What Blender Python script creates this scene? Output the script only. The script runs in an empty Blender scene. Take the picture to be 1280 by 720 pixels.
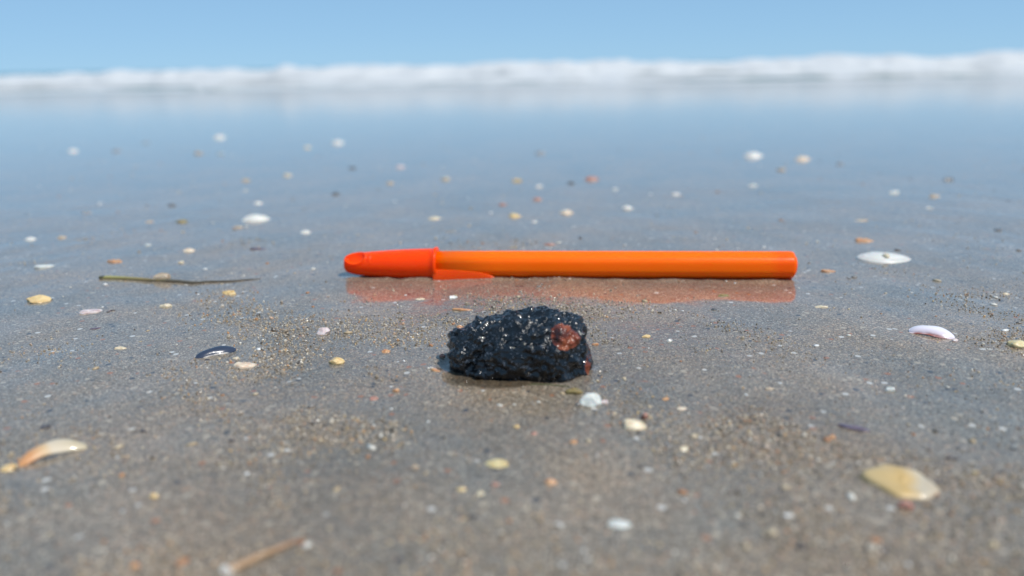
import bpy, bmesh, math, random
import numpy as np
from mathutils import Vector, Matrix, Euler, noise

random.seed(7); np.random.seed(7)
sc = bpy.context.scene
COL = sc.collection
R = math.radians

# ------------------------------------------------------------------ camera
W, H = 1280, 720
FPX = 925.0
CAM_H = 0.0635          # metres above the sand: the phone is held almost on the beach
SLOPE = 0.0240          # the beach falls towards the sea
PITCH = math.atan((360 - 80) / FPX)
ROLL = R(0.92)
cam_d = bpy.data.cameras.new('camera'); cam = bpy.data.objects.new('camera', cam_d); COL.objects.link(cam)
cam_d.sensor_width = 36; cam_d.lens = FPX / W * 36
cam.location = (0, 0, CAM_H)
cam.rotation_euler = (Matrix.Rotation(R(90) - PITCH, 4, 'X') @ Matrix.Rotation(ROLL * -1, 4, 'Z')).to_euler()
cam_d.clip_start = 0.005; cam_d.clip_end = 9000
cam_d.dof.use_dof = True
cam_d.dof.focus_distance = 0.196
cam_d.dof.aperture_fstop = 9.0
sc.camera = cam

# ------------------------------------------------------------------ sky and sun
SUN_EL, SUN_AZ = R(59), R(124)     # azimuth clockwise from +Y (the sea): behind and to the right
w = bpy.data.worlds.new('World'); sc.world = w; w.use_nodes = True
nt = w.node_tree; nt.nodes.clear()
sky = nt.nodes.new('ShaderNodeTexSky'); sky.sky_type = 'NISHITA'; sky.sun_disc = False
sky.sun_elevation = SUN_EL; sky.sun_rotation = SUN_AZ
sky.air_density = 0.5; sky.dust_density = 0.0; sky.ozone_density = 6.0; sky.altitude = 0
bg = nt.nodes.new('ShaderNodeBackground'); bg.inputs['Strength'].default_value = 0.15
wo = nt.nodes.new('ShaderNodeOutputWorld')
gam = nt.nodes.new('ShaderNodeGamma'); gam.inputs[1].default_value = .22
tin = nt.nodes.new('ShaderNodeMix'); tin.data_type = 'RGBA'; tin.blend_type = 'MULTIPLY'; tin.inputs[0].default_value = 1
tin.inputs[7].default_value = (.250 / .15, .392 / .15, .520 / .15, 1)     # hazy tropical sky: even and pale blue
nt.links.new(sky.outputs[0], gam.inputs[0]); nt.links.new(gam.outputs[0], tin.inputs[6]); nt.links.new(tin.outputs[2], bg.inputs[0]); nt.links.new(bg.outputs[0], wo.inputs[0])
sd = bpy.data.lights.new('sun', 'SUN'); sd.energy = 4.2; sd.angle = R(0.53); sd.color = (1.0, 0.955, 0.89)
so = bpy.data.objects.new('sun', sd); COL.objects.link(so); so.location = (3, -2, 5)
sdir = Vector((math.cos(SUN_EL) * math.sin(SUN_AZ), math.cos(SUN_EL) * math.cos(SUN_AZ), math.sin(SUN_EL)))
so.rotation_euler = sdir.to_track_quat('Z', 'Y').to_euler()

sc.view_settings.view_transform = 'Standard'; sc.view_settings.look = 'None'
sc.view_settings.exposure = 0.0; sc.view_settings.gamma = 1.0

# ------------------------------------------------------------------ helpers
CM = (Matrix.Rotation(R(90) - PITCH, 3, 'X') @ Matrix.Rotation(-ROLL, 3, 'Z'))
def ray(px, py):
    return CM @ Vector(((px - W / 2) / FPX, -(py - H / 2) / FPX, -1.0))
def depth_of(p):
    return -(CM.transposed() @ (Vector(p) - Vector((0, 0, CAM_H)))).z
def at(px, py, off=0.0):
    """point of the beach plane (raised by off) seen at a pixel of the 1280x720 photograph"""
    d = ray(px, py)
    t = (CAM_H - off) / (-d.z - SLOPE * d.y)
    return Vector((d.x * t, d.y * t, CAM_H + d.z * t))

def mat(name):
    m = bpy.data.materials.new(name); m.use_nodes = True
    n = m.node_tree.nodes; b = n['Principled BSDF']
    return m, n, m.node_tree.links, b
def N(n, t, **kw):
    x = n.new(t)
    for k, v in kw.items():
        if k in x.inputs: x.inputs[k].default_value = v
        else: setattr(x, k, v)
    return x
def ramp(n, stops, interp='LINEAR'):
    r = n.new('ShaderNodeValToRGB'); e = r.color_ramp.elements; r.color_ramp.interpolation = interp
    while len(e) < len(stops): e.new(0.5)
    for k, (p, c) in enumerate(stops):
        e[k].position = p; e[k].color = (*c, 1) if len(c) == 3 else c
    return r
def link_obj(name, me, m=None, parent=None, smooth=True):
    if m is not None: me.materials.append(m)
    if smooth: me.shade_smooth()
    o = bpy.data.objects.new(name, me); COL.objects.link(o)
    if parent is not None: o.parent = parent
    return o
def pydata(name, v, f):
    me = bpy.data.meshes.new(name)
    v = np.asarray(v, dtype=np.float32); f = np.asarray(f, dtype=np.int32)
    k = f.shape[1]
    me.vertices.add(len(v)); me.vertices.foreach_set('co', v.ravel())
    me.loops.add(f.size); me.loops.foreach_set('vertex_index', f.ravel())
    me.polygons.add(len(f)); me.polygons.foreach_set('loop_start', np.arange(0, f.size, k, dtype=np.int32))
    me.update(calc_edges=True); me.validate()
    return me
def grid_faces(nx, ny, wrap=False):
    i = np.arange(nx if wrap else nx - 1); j = np.arange(ny - 1)
    I, J = np.meshgrid(i, j, indexing='ij'); I2 = (I + 1) % nx
    return np.stack([I * ny + J, I2 * ny + J, I2 * ny + J + 1, I * ny + J + 1], -1).reshape(-1, 4)
def tag(o, label=None, cat=None, group=None, kind=None):
    if label: o['label'] = label
    if cat: o['category'] = cat
    if group: o['group'] = group
    if kind: o['kind'] = kind
    return o

# a cheap vectorised value noise
def vnoise(x, y, seed=0):
    xi = np.floor(x).astype(np.int64); yi = np.floor(y).astype(np.int64)
    fx = x - xi; fy = y - yi
    fx = fx * fx * (3 - 2 * fx); fy = fy * fy * (3 - 2 * fy)
    def h(a, b):
        n = (a * 374761393 + b * 668265263 + seed * 974634777) & 0x7fffffff
        n = ((n ^ (n >> 13)) * 1274126177) & 0x7fffffff
        return ((n ^ (n >> 16)) & 0xffff) / 65535.0
    a = h(xi, yi); b = h(xi + 1, yi); c = h(xi, yi + 1); d = h(xi + 1, yi + 1)
    return (a * (1 - fx) + b * fx) * (1 - fy) + (c * (1 - fx) + d * fx) * fy - 0.5
def fbm(x, y, seed=0, o=4):
    s = 0; a = 1
    for k in range(o):
        s = s + a * vnoise(x * 2 ** k + 17.3 * k, y * 2 ** k - 9.1 * k, seed + k); a *= 0.5
    return s

# ------------------------------------------------------------------ beach
LUMP = at(647, 462)            # centre of the tar lump's footprint (refined below)
LUMP = at(648, 455)
dry_px = [(330, 300, .9, 40), (60, 330, .7, 25), (300, 400, .8, 45), (420, 430, 1, 60), (760, 440, 1, 55), (900, 460, .7, 55),
          (640, 285, .5, 40), (1210, 385, .9, 18), (1140, 455, .5, 25), (960, 510, .9, 40), (700, 560, .8, 60),
          (250, 500, .8, 50), (560, 400, .5, 40), (80, 380, .4, 10)]
film_px = [(500, 362, .8, 45), (620, 362, .7, 45), (740, 362, .8, 45), (860, 364, .8, 45), (960, 364, .7, 40), (900, 420, .25, 60), (1000, 300, .5, 60), (80, 400, 1, 60), (200, 370, .8, 45), (1200, 330, 1.2, 60), (1060, 400, .8, 50), (1060, 470, .7, 30), (150, 480, .4, 40), (540, 560, .4, 50), (380, 330, .5, 30)]
def blobs(x, y, lst):
    s = 0
    for px, py, a, r in lst:
        c = at(px, py); sx = r / FPX * depth_of(c); sy = sx * 1.6
        s = s + a * np.exp(-((x - c.x) / (sx * 1.5)) ** 2 - ((y - c.y) / sy) ** 2)
    return s
def pool_d(x, y):
    t = np.arctan2((y - LUMP.y + .0018) / .0128, (x - LUMP.x + .0012) / .0192)
    ra = 1 + .06 * np.sin(3 * t + 1) + .045 * np.sin(5 * t) + .03 * np.sin(8 * t + 2)
    return np.sqrt(((x - LUMP.x + .0012) / .0192) ** 2 + ((y - LUMP.y + .0018) / .0128) ** 2) / ra
def film(x, y):
    """how far standing water covers the grains (0 damp sand, 1 mirror-like film)"""
    f = 0.56 + 0.42 * fbm(x * 16 + 3 + y * 4, y * 13, 5, 3) + 0.60 * fbm(x * 46 + y * 20, y * 40, 9, 3)
    f = f + 0.24 * np.clip((y - 0.14) / 0.10, 0, 1.0) + 0.60 * np.clip((y - 0.22) / 0.19, 0, 1.0)
    f = f - 0.34 * blobs(x, y, dry_px) + 0.42 * blobs(x, y, film_px)
    w_ = np.clip((1.04 - pool_d(x, y)) / .07, 0, 1)
    return np.clip(f, 0, 1) * (1 - w_) + 1.0 * w_
PEN_A, PEN_B = at(429, 346), at(995, 349)
def height(x, y):
    near = np.clip(1.25 - y / .42, 0.04, 1)
    z = -SLOPE * y
    z = z + near * 0.0015 * fbm(x * 22, y * 15, 1, 3)
    z = z + near * 0.00045 * fbm(x * 90, y * 60, 2, 2)
    fl = film(x, y)
    z = z + np.clip(1 - fl, 0, 1) * 0.00022 * fbm(x * 900, y * 900, 3, 2) * (np.abs(x) < 0.6) * (y < 0.8)
    # a hollow scoured under the pen and a low bank of sand along its near side
    ly = PEN_A.y + (x - PEN_A.x) / (PEN_B.x - PEN_A.x) * (PEN_B.y - PEN_A.y) + .0035
    on = np.clip((x - PEN_A.x + .002) / .004, 0, 1) * np.clip((PEN_B.x - x + .002) / .004, 0, 1)
    z = z + on * ((.00030 + .0008 * vnoise(x * 260, y * 0, 41)) * np.exp(-((y - ly + .0058) / .0016) ** 2))
    # the pool in which the lump sits
    d = pool_d(x, y); w_ = np.clip((1.03 - d) / .10, 0, 1); w_ = w_ * w_ * (3 - 2 * w_)
    z = z * (1 - w_) + w_ * (-SLOPE * y - .00035) + .00028 * np.exp(-((d - .97) / .035) ** 2)
    return z
def gz(x, y):
    return float(height(np.array([x]), np.array([y]))[0])

def graded(a, b, step, far_lo, far_hi, grow=1.13):
    c = list(np.arange(a, b, step))
    lo = []; s = step; p = a
    while p > far_lo: s *= grow; p -= s; lo.append(p)
    hi = []; s = step; p = c[-1]
    while p < far_hi: s *= grow; p += s; hi.append(p)
    return np.array(lo[::-1] + c + hi)
gx = graded(-0.26, 0.26, 0.0011, -400, 400)
gy = graded(0.05, 0.40, 0.0011, -150, 60, 1.10)
X, Y = np.meshgrid(gx, gy, indexing='ij')
Z = height(X, Y)
Z = np.where(Y < -2, -SLOPE * Y + 0 * Y, Z)
me = pydata('beach_sand', np.stack([X, Y, Z], -1).reshape(-1, 3), grid_faces(len(gx), len(gy)))
at_f = me.attributes.new('film', 'FLOAT', 'POINT')
at_f.data.foreach_set('value', film(X, Y).ravel().astype(np.float32))
at_p = me.attributes.new('pool_shade', 'FLOAT', 'POINT')      # contact shade and the lump's dark reflection, painted into the pool sand
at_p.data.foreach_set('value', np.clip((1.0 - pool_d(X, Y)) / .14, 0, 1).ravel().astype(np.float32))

def sand_material():
    m, n, L, b = mat('wet_sand')
    geo = N(n, 'ShaderNodeNewGeometry'); pos = geo.outputs['Position']
    fa = N(n, 'ShaderNodeAttribute', attribute_name='film'); F = fa.outputs['Fac']
    v1 = N(n, 'ShaderNodeTexVoronoi', Scale=3300.0); L.new(pos, v1.inputs['Vector'])
    g1 = ramp(n, [(0.0, (.050, .043, .035)), (.25, (.140, .114, .085)), (.5, (.215, .174, .126)), (.72, (.145, .134, .120)),
                  (.86, (.27, .235, .18)), (.95, (.42, .38, .32)), (1.0, (.33, .18, .10))])
    sep = N(n, 'ShaderNodeSeparateColor'); L.new(v1.outputs['Color'], sep.inputs[0]); L.new(sep.outputs[0], g1.inputs[0])
    # broad tone: brownish and greyish patches
    nz = N(n, 'ShaderNodeTexNoise', Scale=26.0, Detail=6.0, Roughness=.6); L.new(pos, nz.inputs['Vector'])
    g2 = ramp(n, [(.35, (.90, .94, .95)), (.62, (1.28, 1.13, .96))]); L.new(nz.outputs['Fac'], g2.inputs[0])
    mx = N(n, 'ShaderNodeMix', data_type='RGBA', blend_type='MULTIPLY'); mx.inputs[0].default_value = 1
    L.new(g1.outputs[0], mx.inputs[6]); L.new(g2.outputs[0], mx.inputs[7])
    # scattered coarser specks
    v2 = N(n, 'ShaderNodeTexVoronoi', Scale=620.0); L.new(pos, v2.inputs['Vector'])
    s2 = N(n, 'ShaderNodeSeparateColor'); L.new(v2.outputs['Color'], s2.inputs[0])
    gt = N(n, 'ShaderNodeMath', operation='GREATER_THAN'); gt.inputs[1].default_value = .93; L.new(s2.outputs[0], gt.inputs[0])
    lt = N(n, 'ShaderNodeMath', operation='LESS_THAN'); lt.inputs[1].default_value = .42; L.new(v2.outputs['Distance'], lt.inputs[0])
    mu = N(n, 'ShaderNodeMath', operation='MULTIPLY'); L.new(gt.outputs[0], mu.inputs[0]); L.new(lt.outputs[0], mu.inputs[1])
    g3 = ramp(n, [(0, (.36, .30, .22)), (.4, (.5, .47, .42)), (.6, (.30, .13, .06)), (.8, (.05, .045, .045)), (1, (.42, .33, .17))], 'CONSTANT')
    L.new(s2.outputs[1], g3.inputs[0])
    mx2 = N(n, 'ShaderNodeMix', data_type='RGBA'); L.new(mu.outputs[0], mx2.inputs[0]); L.new(mx.outputs[2], mx2.inputs[6]); L.new(g3.outputs[0], mx2.inputs[7])
    st = N(n, 'ShaderNodeAttribute', attribute_name='pool_shade')
    mx3 = N(n, 'ShaderNodeMix', data_type='RGBA', blend_type='MULTIPLY'); mx3.inputs[7].default_value = (.36, .34, .30, 1)  # darkens the sand colour as painted shade and reflection around the lump's foot
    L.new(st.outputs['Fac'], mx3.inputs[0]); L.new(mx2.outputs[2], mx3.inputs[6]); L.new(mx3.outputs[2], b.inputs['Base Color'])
    b.inputs['Roughness'].default_value = .55
    b.inputs['Specular IOR Level'].default_value = .35
    # grain relief, drowned where the water film is thick
    inv = N(n, 'ShaderNodeMapRange'); inv.inputs['From Min'].default_value = .1; inv.inputs['From Max'].default_value = .95
    inv.inputs['To Min'].default_value = 1; inv.inputs['To Max'].default_value = .03; L.new(F, inv.inputs['Value'])
    bp = N(n, 'ShaderNodeBump', Distance=.00035); bp.invert = True
    L.new(v1.outputs['Distance'], bp.inputs['Height']); L.new(inv.outputs[0], bp.inputs['Strength'])
    L.new(bp.outputs[0], b.inputs['Normal'])
    # the water film is the coat
    cw = N(n, 'ShaderNodeMapRange'); cw.inputs['From Min'].default_value = .05; cw.inputs['From Max'].default_value = .6
    cw.inputs['To Min'].default_value = .85; cw.inputs['To Max'].default_value = 1; L.new(F, cw.inputs['Value'])
    L.new(cw.outputs[0], b.inputs['Coat Weight'])
    cr = N(n, 'ShaderNodeMapRange'); cr.inputs['From Min'].default_value = .1; cr.inputs['From Max'].default_value = .85
    cr.inputs['To Min'].default_value = .20; cr.inputs['To Max'].default_value = .085; L.new(F, cr.inputs['Value'])
    # far down the beach the film is ruffled by the wind
    spp = N(n, 'ShaderNodeSeparateXYZ'); L.new(pos, spp.inputs[0])
    fr = N(n, 'ShaderNodeMapRange'); fr.inputs['From Min'].default_value = .8; fr.inputs['From Max'].default_value = 6; fr.inputs['To Min'].default_value = 0; fr.inputs['To Max'].default_value = -.005
    L.new(spp.outputs['Y'], fr.inputs['Value']); ads = N(n, 'ShaderNodeMath', operation='ADD'); L.new(cr.outputs[0], ads.inputs[0]); L.new(fr.outputs[0], ads.inputs[1])
    L.new(ads.outputs[0], b.inputs['Coat Roughness'])
    b.inputs['Coat IOR'].default_value = 1.46
    bf = N(n, 'ShaderNodeTexNoise', Scale=700.0, Detail=3.0); L.new(pos, bf.inputs['Vector'])
    inv2 = N(n, 'ShaderNodeMapRange'); inv2.inputs['From Min'].default_value = .1; inv2.inputs['From Max'].default_value = .9
    inv2.inputs['To Min'].default_value = .75; inv2.inputs['To Max'].default_value = .04; L.new(F, inv2.inputs['Value'])
    bp2 = N(n, 'ShaderNodeBump', Distance=.00025); L.new(bf.outputs['Fac'], bp2.inputs['Height']); L.new(inv2.outputs[0], bp2.inputs['Strength'])
    L.new(bp2.outputs[0], b.inputs['Coat Normal'])
    return m
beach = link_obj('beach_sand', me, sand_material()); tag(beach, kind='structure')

# loose sand grains standing proud of the film: real grains, uncountable
NG = 620000
gyv = np.random.power(1.0, NG); 
ys = 0.055 + 0.47 * np.random.rand(NG) ** 1.35
xs = (np.random.rand(NG) - .5) * 2 * (0.075 + 0.80 * ys)
fl = film(xs, ys)
cl = fbm(xs * 55 + ys * 20, ys * 48, 61, 4) + .5 * fbm(xs * 14, ys * 10, 67, 2)          # grains gather in drifts
dens = np.clip(.30 + 1.9 * cl, .06, 1)
keep = (np.random.rand(NG) < dens) & (np.random.rand(NG) < np.clip(1.05 - 1.15 * fl, 0.03, 1) * np.clip(1.25 - ys / .5, .12, 1) * .95)
keep &= pool_d(xs, ys) > 1.02
xs, ys, fl, dens = xs[keep], ys[keep], fl[keep], dens[keep]
rad = (0.00012 + 0.00020 * np.random.rand(len(xs)) ** 2.2) * (.8 + .45 * dens)
big = np.random.rand(len(xs)) < .012; rad[big] *= 2.1
zs = height(xs, ys) + rad * (0.05 + .35 * np.random.rand(len(xs)))
gm = bpy.data.meshes.new('sand_grains'); gm.vertices.add(len(xs))
gm.vertices.foreach_set('co', np.stack([xs, ys, zs], -1).astype(np.float32).ravel())
a = gm.attributes.new('rad', 'FLOAT', 'POINT'); a.data.foreach_set('value', rad.astype(np.float32))
def grain_material():
    m, n, L, b = mat('sand_grain')
    oi = N(n, 'ShaderNodeObjectInfo')
    r = ramp(n, [(0, (.06, .05, .043)), (.08, (.17, .14, .105)), (.34, (.30, .235, .165)), (.56, (.24, .215, .19)), (.72, (.40, .32, .22)),
                 (.86, (.50, .44, .36)), (.92, (.42, .20, .09)), (.96, (.50, .36, .17)), (1, (.66, .63, .57))])
    L.new(oi.outputs['Random'], r.inputs[0]); L.new(r.outputs[0], b.inputs['Base Color'])
    b.inputs['Roughness'].default_value = .33; b.inputs['Specular IOR Level'].default_value = .5
    return m
def grain_nodes(m):
    g = bpy.data.node_groups.new('grains', 'GeometryNodeTree')
    g.interface.new_socket('Geometry', in_out='INPUT', socket_type='NodeSocketGeometry')
    g.interface.new_socket('Geometry', in_out='OUTPUT', socket_type='NodeSocketGeometry')
    n, L = g.nodes, g.links
    i = n.new('NodeGroupInput'); o = n.new('NodeGroupOutput')
    ico = n.new('GeometryNodeMeshIcoSphere'); ico.inputs['Radius'].default_value = 1; ico.inputs['Subdivisions'].default_value = 1
    sm = n.new('GeometryNodeSetMaterial'); sm.inputs['Material'].default_value = m
    L.new(ico.outputs['Mesh'], sm.inputs['Geometry'])
    ip = n.new('GeometryNodeInstanceOnPoints'); L.new(i.outputs[0], ip.inputs['Points']); L.new(sm.outputs[0], ip.inputs['Instance'])
    rr = n.new('FunctionNodeRandomValue'); rr.data_type = 'FLOAT_VECTOR'; rr.inputs['Max'].default_value = (6.28, 6.28, 6.28)
    L.new(rr.outputs[0], ip.inputs['Rotation'])
    rs = n.new('FunctionNodeRandomValue'); rs.data_type = 'FLOAT_VECTOR'; rs.inputs['Min'].default_value = (.65, .7, .5); rs.inputs['Max'].default_value = (1.35, 1.2, 1.0)
    na = n.new('GeometryNodeInputNamedAttribute'); na.data_type = 'FLOAT'; na.inputs['Name'].default_value = 'rad'
    vm = n.new('ShaderNodeVectorMath'); vm.operation = 'SCALE'
    L.new(rs.outputs[0], vm.inputs[0]); L.new(na.outputs['Attribute'], vm.inputs['Scale']); L.new(vm.outputs[0], ip.inputs['Scale'])
    L.new(ip.outputs[0], o.inputs[0])
    return g
gmat = grain_material()
go = link_obj('sand_grains', gm, gmat, smooth=False)
go.modifiers.new('grains', 'NODES').node_group = grain_nodes(gmat)
tag(go, 'loose tan and grey sand grains strewn over the damp beach', 'sand', kind='stuff')

# ------------------------------------------------------------------ sea
SEA_Z = -0.40
SHORE_Y = -SEA_Z / SLOPE
def sea_material():
    m, n, L, b = mat('sea_water')
    geo = N(n, 'ShaderNodeNewGeometry')
    b.inputs['Base Color'].default_value = (.08, .20, .19, 1)
    b.inputs['Roughness'].default_value = .12; b.inputs['IOR'].default_value = 1.33
    nz = N(n, 'ShaderNodeTexNoise', Scale=3.0, Detail=5.0); L.new(geo.outputs['Position'], nz.inputs['Vector'])
    bp = N(n, 'ShaderNodeBump', Distance=.12, Strength=.8); L.new(nz.outputs['Fac'], bp.inputs['Height']); L.new(bp.outputs[0], b.inputs['Normal'])
    return m
def foam_material():
    m, n, L, b = mat('sea_foam')
    geo = N(n, 'ShaderNodeNewGeometry')
    nz = N(n, 'ShaderNodeTexNoise', Scale=2.6, Detail=7.0, Roughness=.65); mp = N(n, 'ShaderNodeMapping'); mp.inputs['Scale'].default_value = (.35, .8, 2.2); L.new(geo.outputs['Position'], mp.inputs[0]); L.new(mp.outputs[0], nz.inputs['Vector'])
    fa = N(n, 'ShaderNodeAttribute', attribute_name='foam')
    ad = N(n, 'ShaderNodeMath', operation='ADD'); L.new(nz.outputs['Fac'], ad.inputs[0]); L.new(fa.outputs['Fac'], ad.inputs[1])
    r = ramp(n, [(.60, (.12, .18, .185)), (.76, (.30, .315, .32)), (.98, (.52, .53, .535))]); L.new(ad.outputs[0], r.inputs[0])
    L.new(r.outputs[0], b.inputs['Base Color']); b.inputs['Roughness'].default_value = .55
    b.inputs['Specular IOR Level'].default_value = .3
    bp = N(n, 'ShaderNodeBump', Distance=.06, Strength=.7); L.new(nz.outputs['Fac'], bp.inputs['Height']); L.new(bp.outputs[0], b.inputs['Normal'])
    return m
sea_m, foam_m = sea_material(), foam_material()
sx_ = graded(-40, 40, .5, -5000, 5000, 1.2); sy_ = graded(SHORE_Y - 1, 70, .35, SHORE_Y - 1.5, 7000, 1.15)
X, Y = np.meshgrid(sx_, sy_, indexing='ij')
Z = SEA_Z + np.where(Y < 300, .03 * fbm(X * .7, Y * 1.1, 31, 3) * np.clip((Y - SHORE_Y) / 4, 0, 1) , 0)
sea = link_obj('sea', pydata('sea', np.stack([X, Y, Z], -1).reshape(-1, 3), grid_faces(len(sx_), len(sy_))), sea_m)
tag(sea, kind='structure')

def breaker(y0, hgt, depth, seed, foam, label, tilt=0.0, xr=42, gain=lambda x: 1 + 0 * x):
    xs = np.arange(-xr, xr, .09); v = np.linspace(0, 1, 34)
    X, V = np.meshgrid(xs, v, indexing='ij')
    wob = 1.2 * fbm(X * .12, 0 * X, seed, 3)
    prof = np.interp(V, [0, .06, .14, .24, .36, .55, .78, 1], [0, .42, .78, .97, 1, .72, .3, 0])
    hh = hgt * gain(X) * (0.90 + .26 * fbm(X * .4, 0 * X, seed + 3, 4))
    rough = hgt * .26 * fbm(X * 1.2, V * 9, seed + 5, 4) * np.clip(prof * 1.3, 0, 1)
    Z = SEA_Z - .02 + prof * hh + rough
    Y = y0 + wob + V * depth + .28 * fbm(X * 1.3, V * 5, seed + 8, 3) + tilt * X
    me = pydata('breaking_wave', np.stack([X, Y, Z], -1).reshape(-1, 3), grid_faces(*X.shape))
    a = me.attributes.new('foam', 'FLOAT', 'POINT')
    fo = foam - .14 + .52 * prof + .45 * fbm(X * .45, V * 2.5, seed + 11, 3)
    a.data.foreach_set('value', fo.ravel().astype(np.float32))
    o = link_obj('breaking_wave', me, foam_m)
    return tag(o, label, 'wave', kind='structure')
breaker(SHORE_Y + .1, .055, 2.2, 3, .30, 'thin sheet of foam running up the sand at the waterline')
breaker(SHORE_Y + 2.1, .20, 2.6, 13, .22, 'low broken wave of white water behind the waterline')
breaker(SHORE_Y + 5.4, .52, 4.2, 23, .42, 'tall white breaker rolling in along the horizon', gain=lambda x: 1 + np.clip(x, -14, 14) * .014 + .26 * np.exp(-((x + 6.6) / .3) ** 2))

# ------------------------------------------------------------------ pen
pen = bpy.data.objects.new('ballpoint_pen', None); COL.objects.link(pen); pen.empty_display_size = .01
pa = at(430, 347.5); pb = at(994.5, 350.0)
axis = (pb - pa); PEN_LEN = axis.length
print('PEN LENGTH', PEN_LEN, 'lump', tuple(LUMP), 'depth', depth_of(LUMP), depth_of(pa), depth_of(pb))
mid = (pa + pb) / 2
pen.location = (mid.x, mid.y + .0035, -SLOPE * mid.y + .0041)
pen.rotation_euler = (0, -math.atan2(axis.z, math.hypot(axis.x, axis.y)) , math.atan2(axis.y, axis.x))
tag(pen, 'orange ballpoint pen with a red-orange cap lying on the wet sand behind the tar lump', 'pen')
HX = PEN_LEN / 2
def plastic(name, c1, c2, rough, sss=.25, ends=None):
    m, n, L, b = mat(name)
    tc = N(n, 'ShaderNodeTexCoord'); sp = N(n, 'ShaderNodeSeparateXYZ'); L.new(tc.outputs['Object'], sp.inputs[0])
    nz = N(n, 'ShaderNodeTexNoise', Scale=160.0, Detail=3.0); L.new(tc.outputs['Object'], nz.inputs['Vector'])
    mr = N(n, 'ShaderNodeMapRange'); mr.inputs['From Min'].default_value = ends[0] if ends else 9; mr.inputs['From Max'].default_value = ends[1] if ends else 10
    L.new(sp.outputs['X'], mr.inputs['Value'])
    mx = N(n, 'ShaderNodeMix', data_type='RGBA'); mx.inputs[6].default_value = (*c1, 1); mx.inputs[7].default_value = (*c2, 1); L.new(mr.outputs[0], mx.inputs[0])
    L.new(mx.outputs[2], b.inputs['Base Color'])
    r2 = N(n, 'ShaderNodeMapRange'); r2.inputs['To Min'].default_value = rough * .7; r2.inputs['To Max'].default_value = rough * 1.4; L.new(nz.outputs['Fac'], r2.inputs['Value'])
    L.new(r2.outputs[0], b.inputs['Roughness'])
    b.inputs['Specular IOR Level'].default_value = .18; b.inputs['Subsurface Weight'].default_value = sss; b.inputs['Subsurface Radius'].default_value = (1, .22, .04); b.inputs['Subsurface Scale'].default_value = .006
    bp = N(n, 'ShaderNodeBump', Distance=.00004, Strength=.5); L.new(nz.outputs['Fac'], bp.inputs['Height']); L.new(bp.outputs[0], b.inputs['Normal'])
    return m
bar_m = plastic('barrel_plastic', (1.0, .150, .0005), (1.0, .112, .0005), .34, .60, (HX - .0085, HX - .0050))
cap_m = plastic('cap_plastic', (1.0, .060, .0008), (1.0, .060, .0008), .28, .65)

def loft(name, secs, m, parent, nseg):
    """secs: list of (x, [ (y,z) ... ]) rings; closed at both ends"""
    v = [(x, p[0], p[1]) for x, ring in secs for p in ring]
    f = [tuple(r) for r in grid_faces(len(secs), nseg)]
    bm = bmesh.new(); vs = [bm.verts.new(p) for p in v]
    for i in range(len(secs) - 1):
        for j in range(nseg):
            a, b = i * nseg + j, i * nseg + (j + 1) % nseg
            bm.faces.new((vs[a], vs[b], vs[b + nseg], vs[a + nseg]))
    bm.faces.new(vs[:nseg][::-1]); bm.faces.new(vs[-nseg:])
    bmesh.ops.recalc_face_normals(bm, faces=bm.faces)
    me = bpy.data.meshes.new(name); bm.to_mesh(me); bm.free()
    return link_obj(name, me, m, parent)
def hexring(r, rot, n=72, soft=.16):
    out = []
    for k in range(n):
        t = 2 * math.pi * k / n
        u = ((t - rot + math.pi / 6) % (math.pi / 3)) - math.pi / 6
        hx = r / math.cos(u)                        # flat-to-flat radius r
        hx = min(hx, r * 1.06) * .8 + r * 1.035 * .2                      # rounded edges
        out.append((hx * math.cos(t), hx * math.sin(t)))
    return out
def circ(r, n=72, sy=1, sz=1): return [(r * sy * math.cos(2 * math.pi * k / n), r * sz * math.sin(2 * math.pi * k / n)) for k in range(n)]
HR = .00436
# facet normals: the -y side faces the camera. one facet 70 deg up, next 10 deg up
ROT = math.pi - R(70)
ROT = R(180 - 64)
cap_x = -HX + .0325
secs = []
for x, s in [(cap_x - .006, .99), (cap_x + .02, 1), (0, 1), (HX - .004, 1), (HX - .0012, 1), (HX - .0006, .985), (HX - .0002, .95), (HX, .90)]:
    secs.append((x, hexring(HR * s, ROT)))
barrel = loft('barrel', secs, bar_m, pen, 72)
plug_m = plastic('plug_plastic', (1.0, .09, .003), (1.0, .09, .003), .3)
plug = loft('end_plug', [(HX - .0002, circ(HR * .74)), (HX + .0004, circ(HR * .74)), (HX + .0006, circ(HR * .70))], plug_m, pen, 72)

# cap: tapering shell with a scooped window near the closed tip
cs = []
xa = -HX
prof = [(0, .0016), (.0002, .0022), (.0007, .0027), (.0016, .00305), (.0030, .0034), (.005, .00368), (.0075, .00388), (.011, .00412), (.016, .0044), (.022, .00465),
        (.0295, .00488), (.0312, .00492), (.0314, .0052), (.0316, .00535), (.0322, .00535), (.0324, .0052), (.0325, .0050)]
px_, pr_ = zip(*prof); pr_ = [q * (1.04 + .06 * min(1, a / .02)) for a, q in zip(px_, pr_)]
xsamp = sorted(set(list(px_) + list(np.arange(.0003, .0125, .00028))))
for x in xsamp:
    r = float(np.interp(x, px_, pr_)); ring = []
    for k in range(96):
        t = 2 * math.pi * k / 96
        # front-top direction is y<0, z>0 : angle ~ 125 deg
        da = (t - R(128) + math.pi) % (2 * math.pi) - math.pi
        def ell(cx, ax, aw): return ((x - cx) / ax) ** 2 + (da / aw) ** 2
        e = ell(.0042, .0034, .62); dd = 0
        if e < 1: dd = -.0016 * (1 - e) ** .45
        elif e < 1.6: dd = .00030 * math.sin((e - 1) / .6 * math.pi)
        e2 = ell(.0096, .0005, .8)
        if e2 < 1: dd += .00028 * (1 - e2)
        rr = r + dd
        ring.append((rr * math.cos(t), rr * math.sin(t)))
    cs.append((xa + x, ring))
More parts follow.
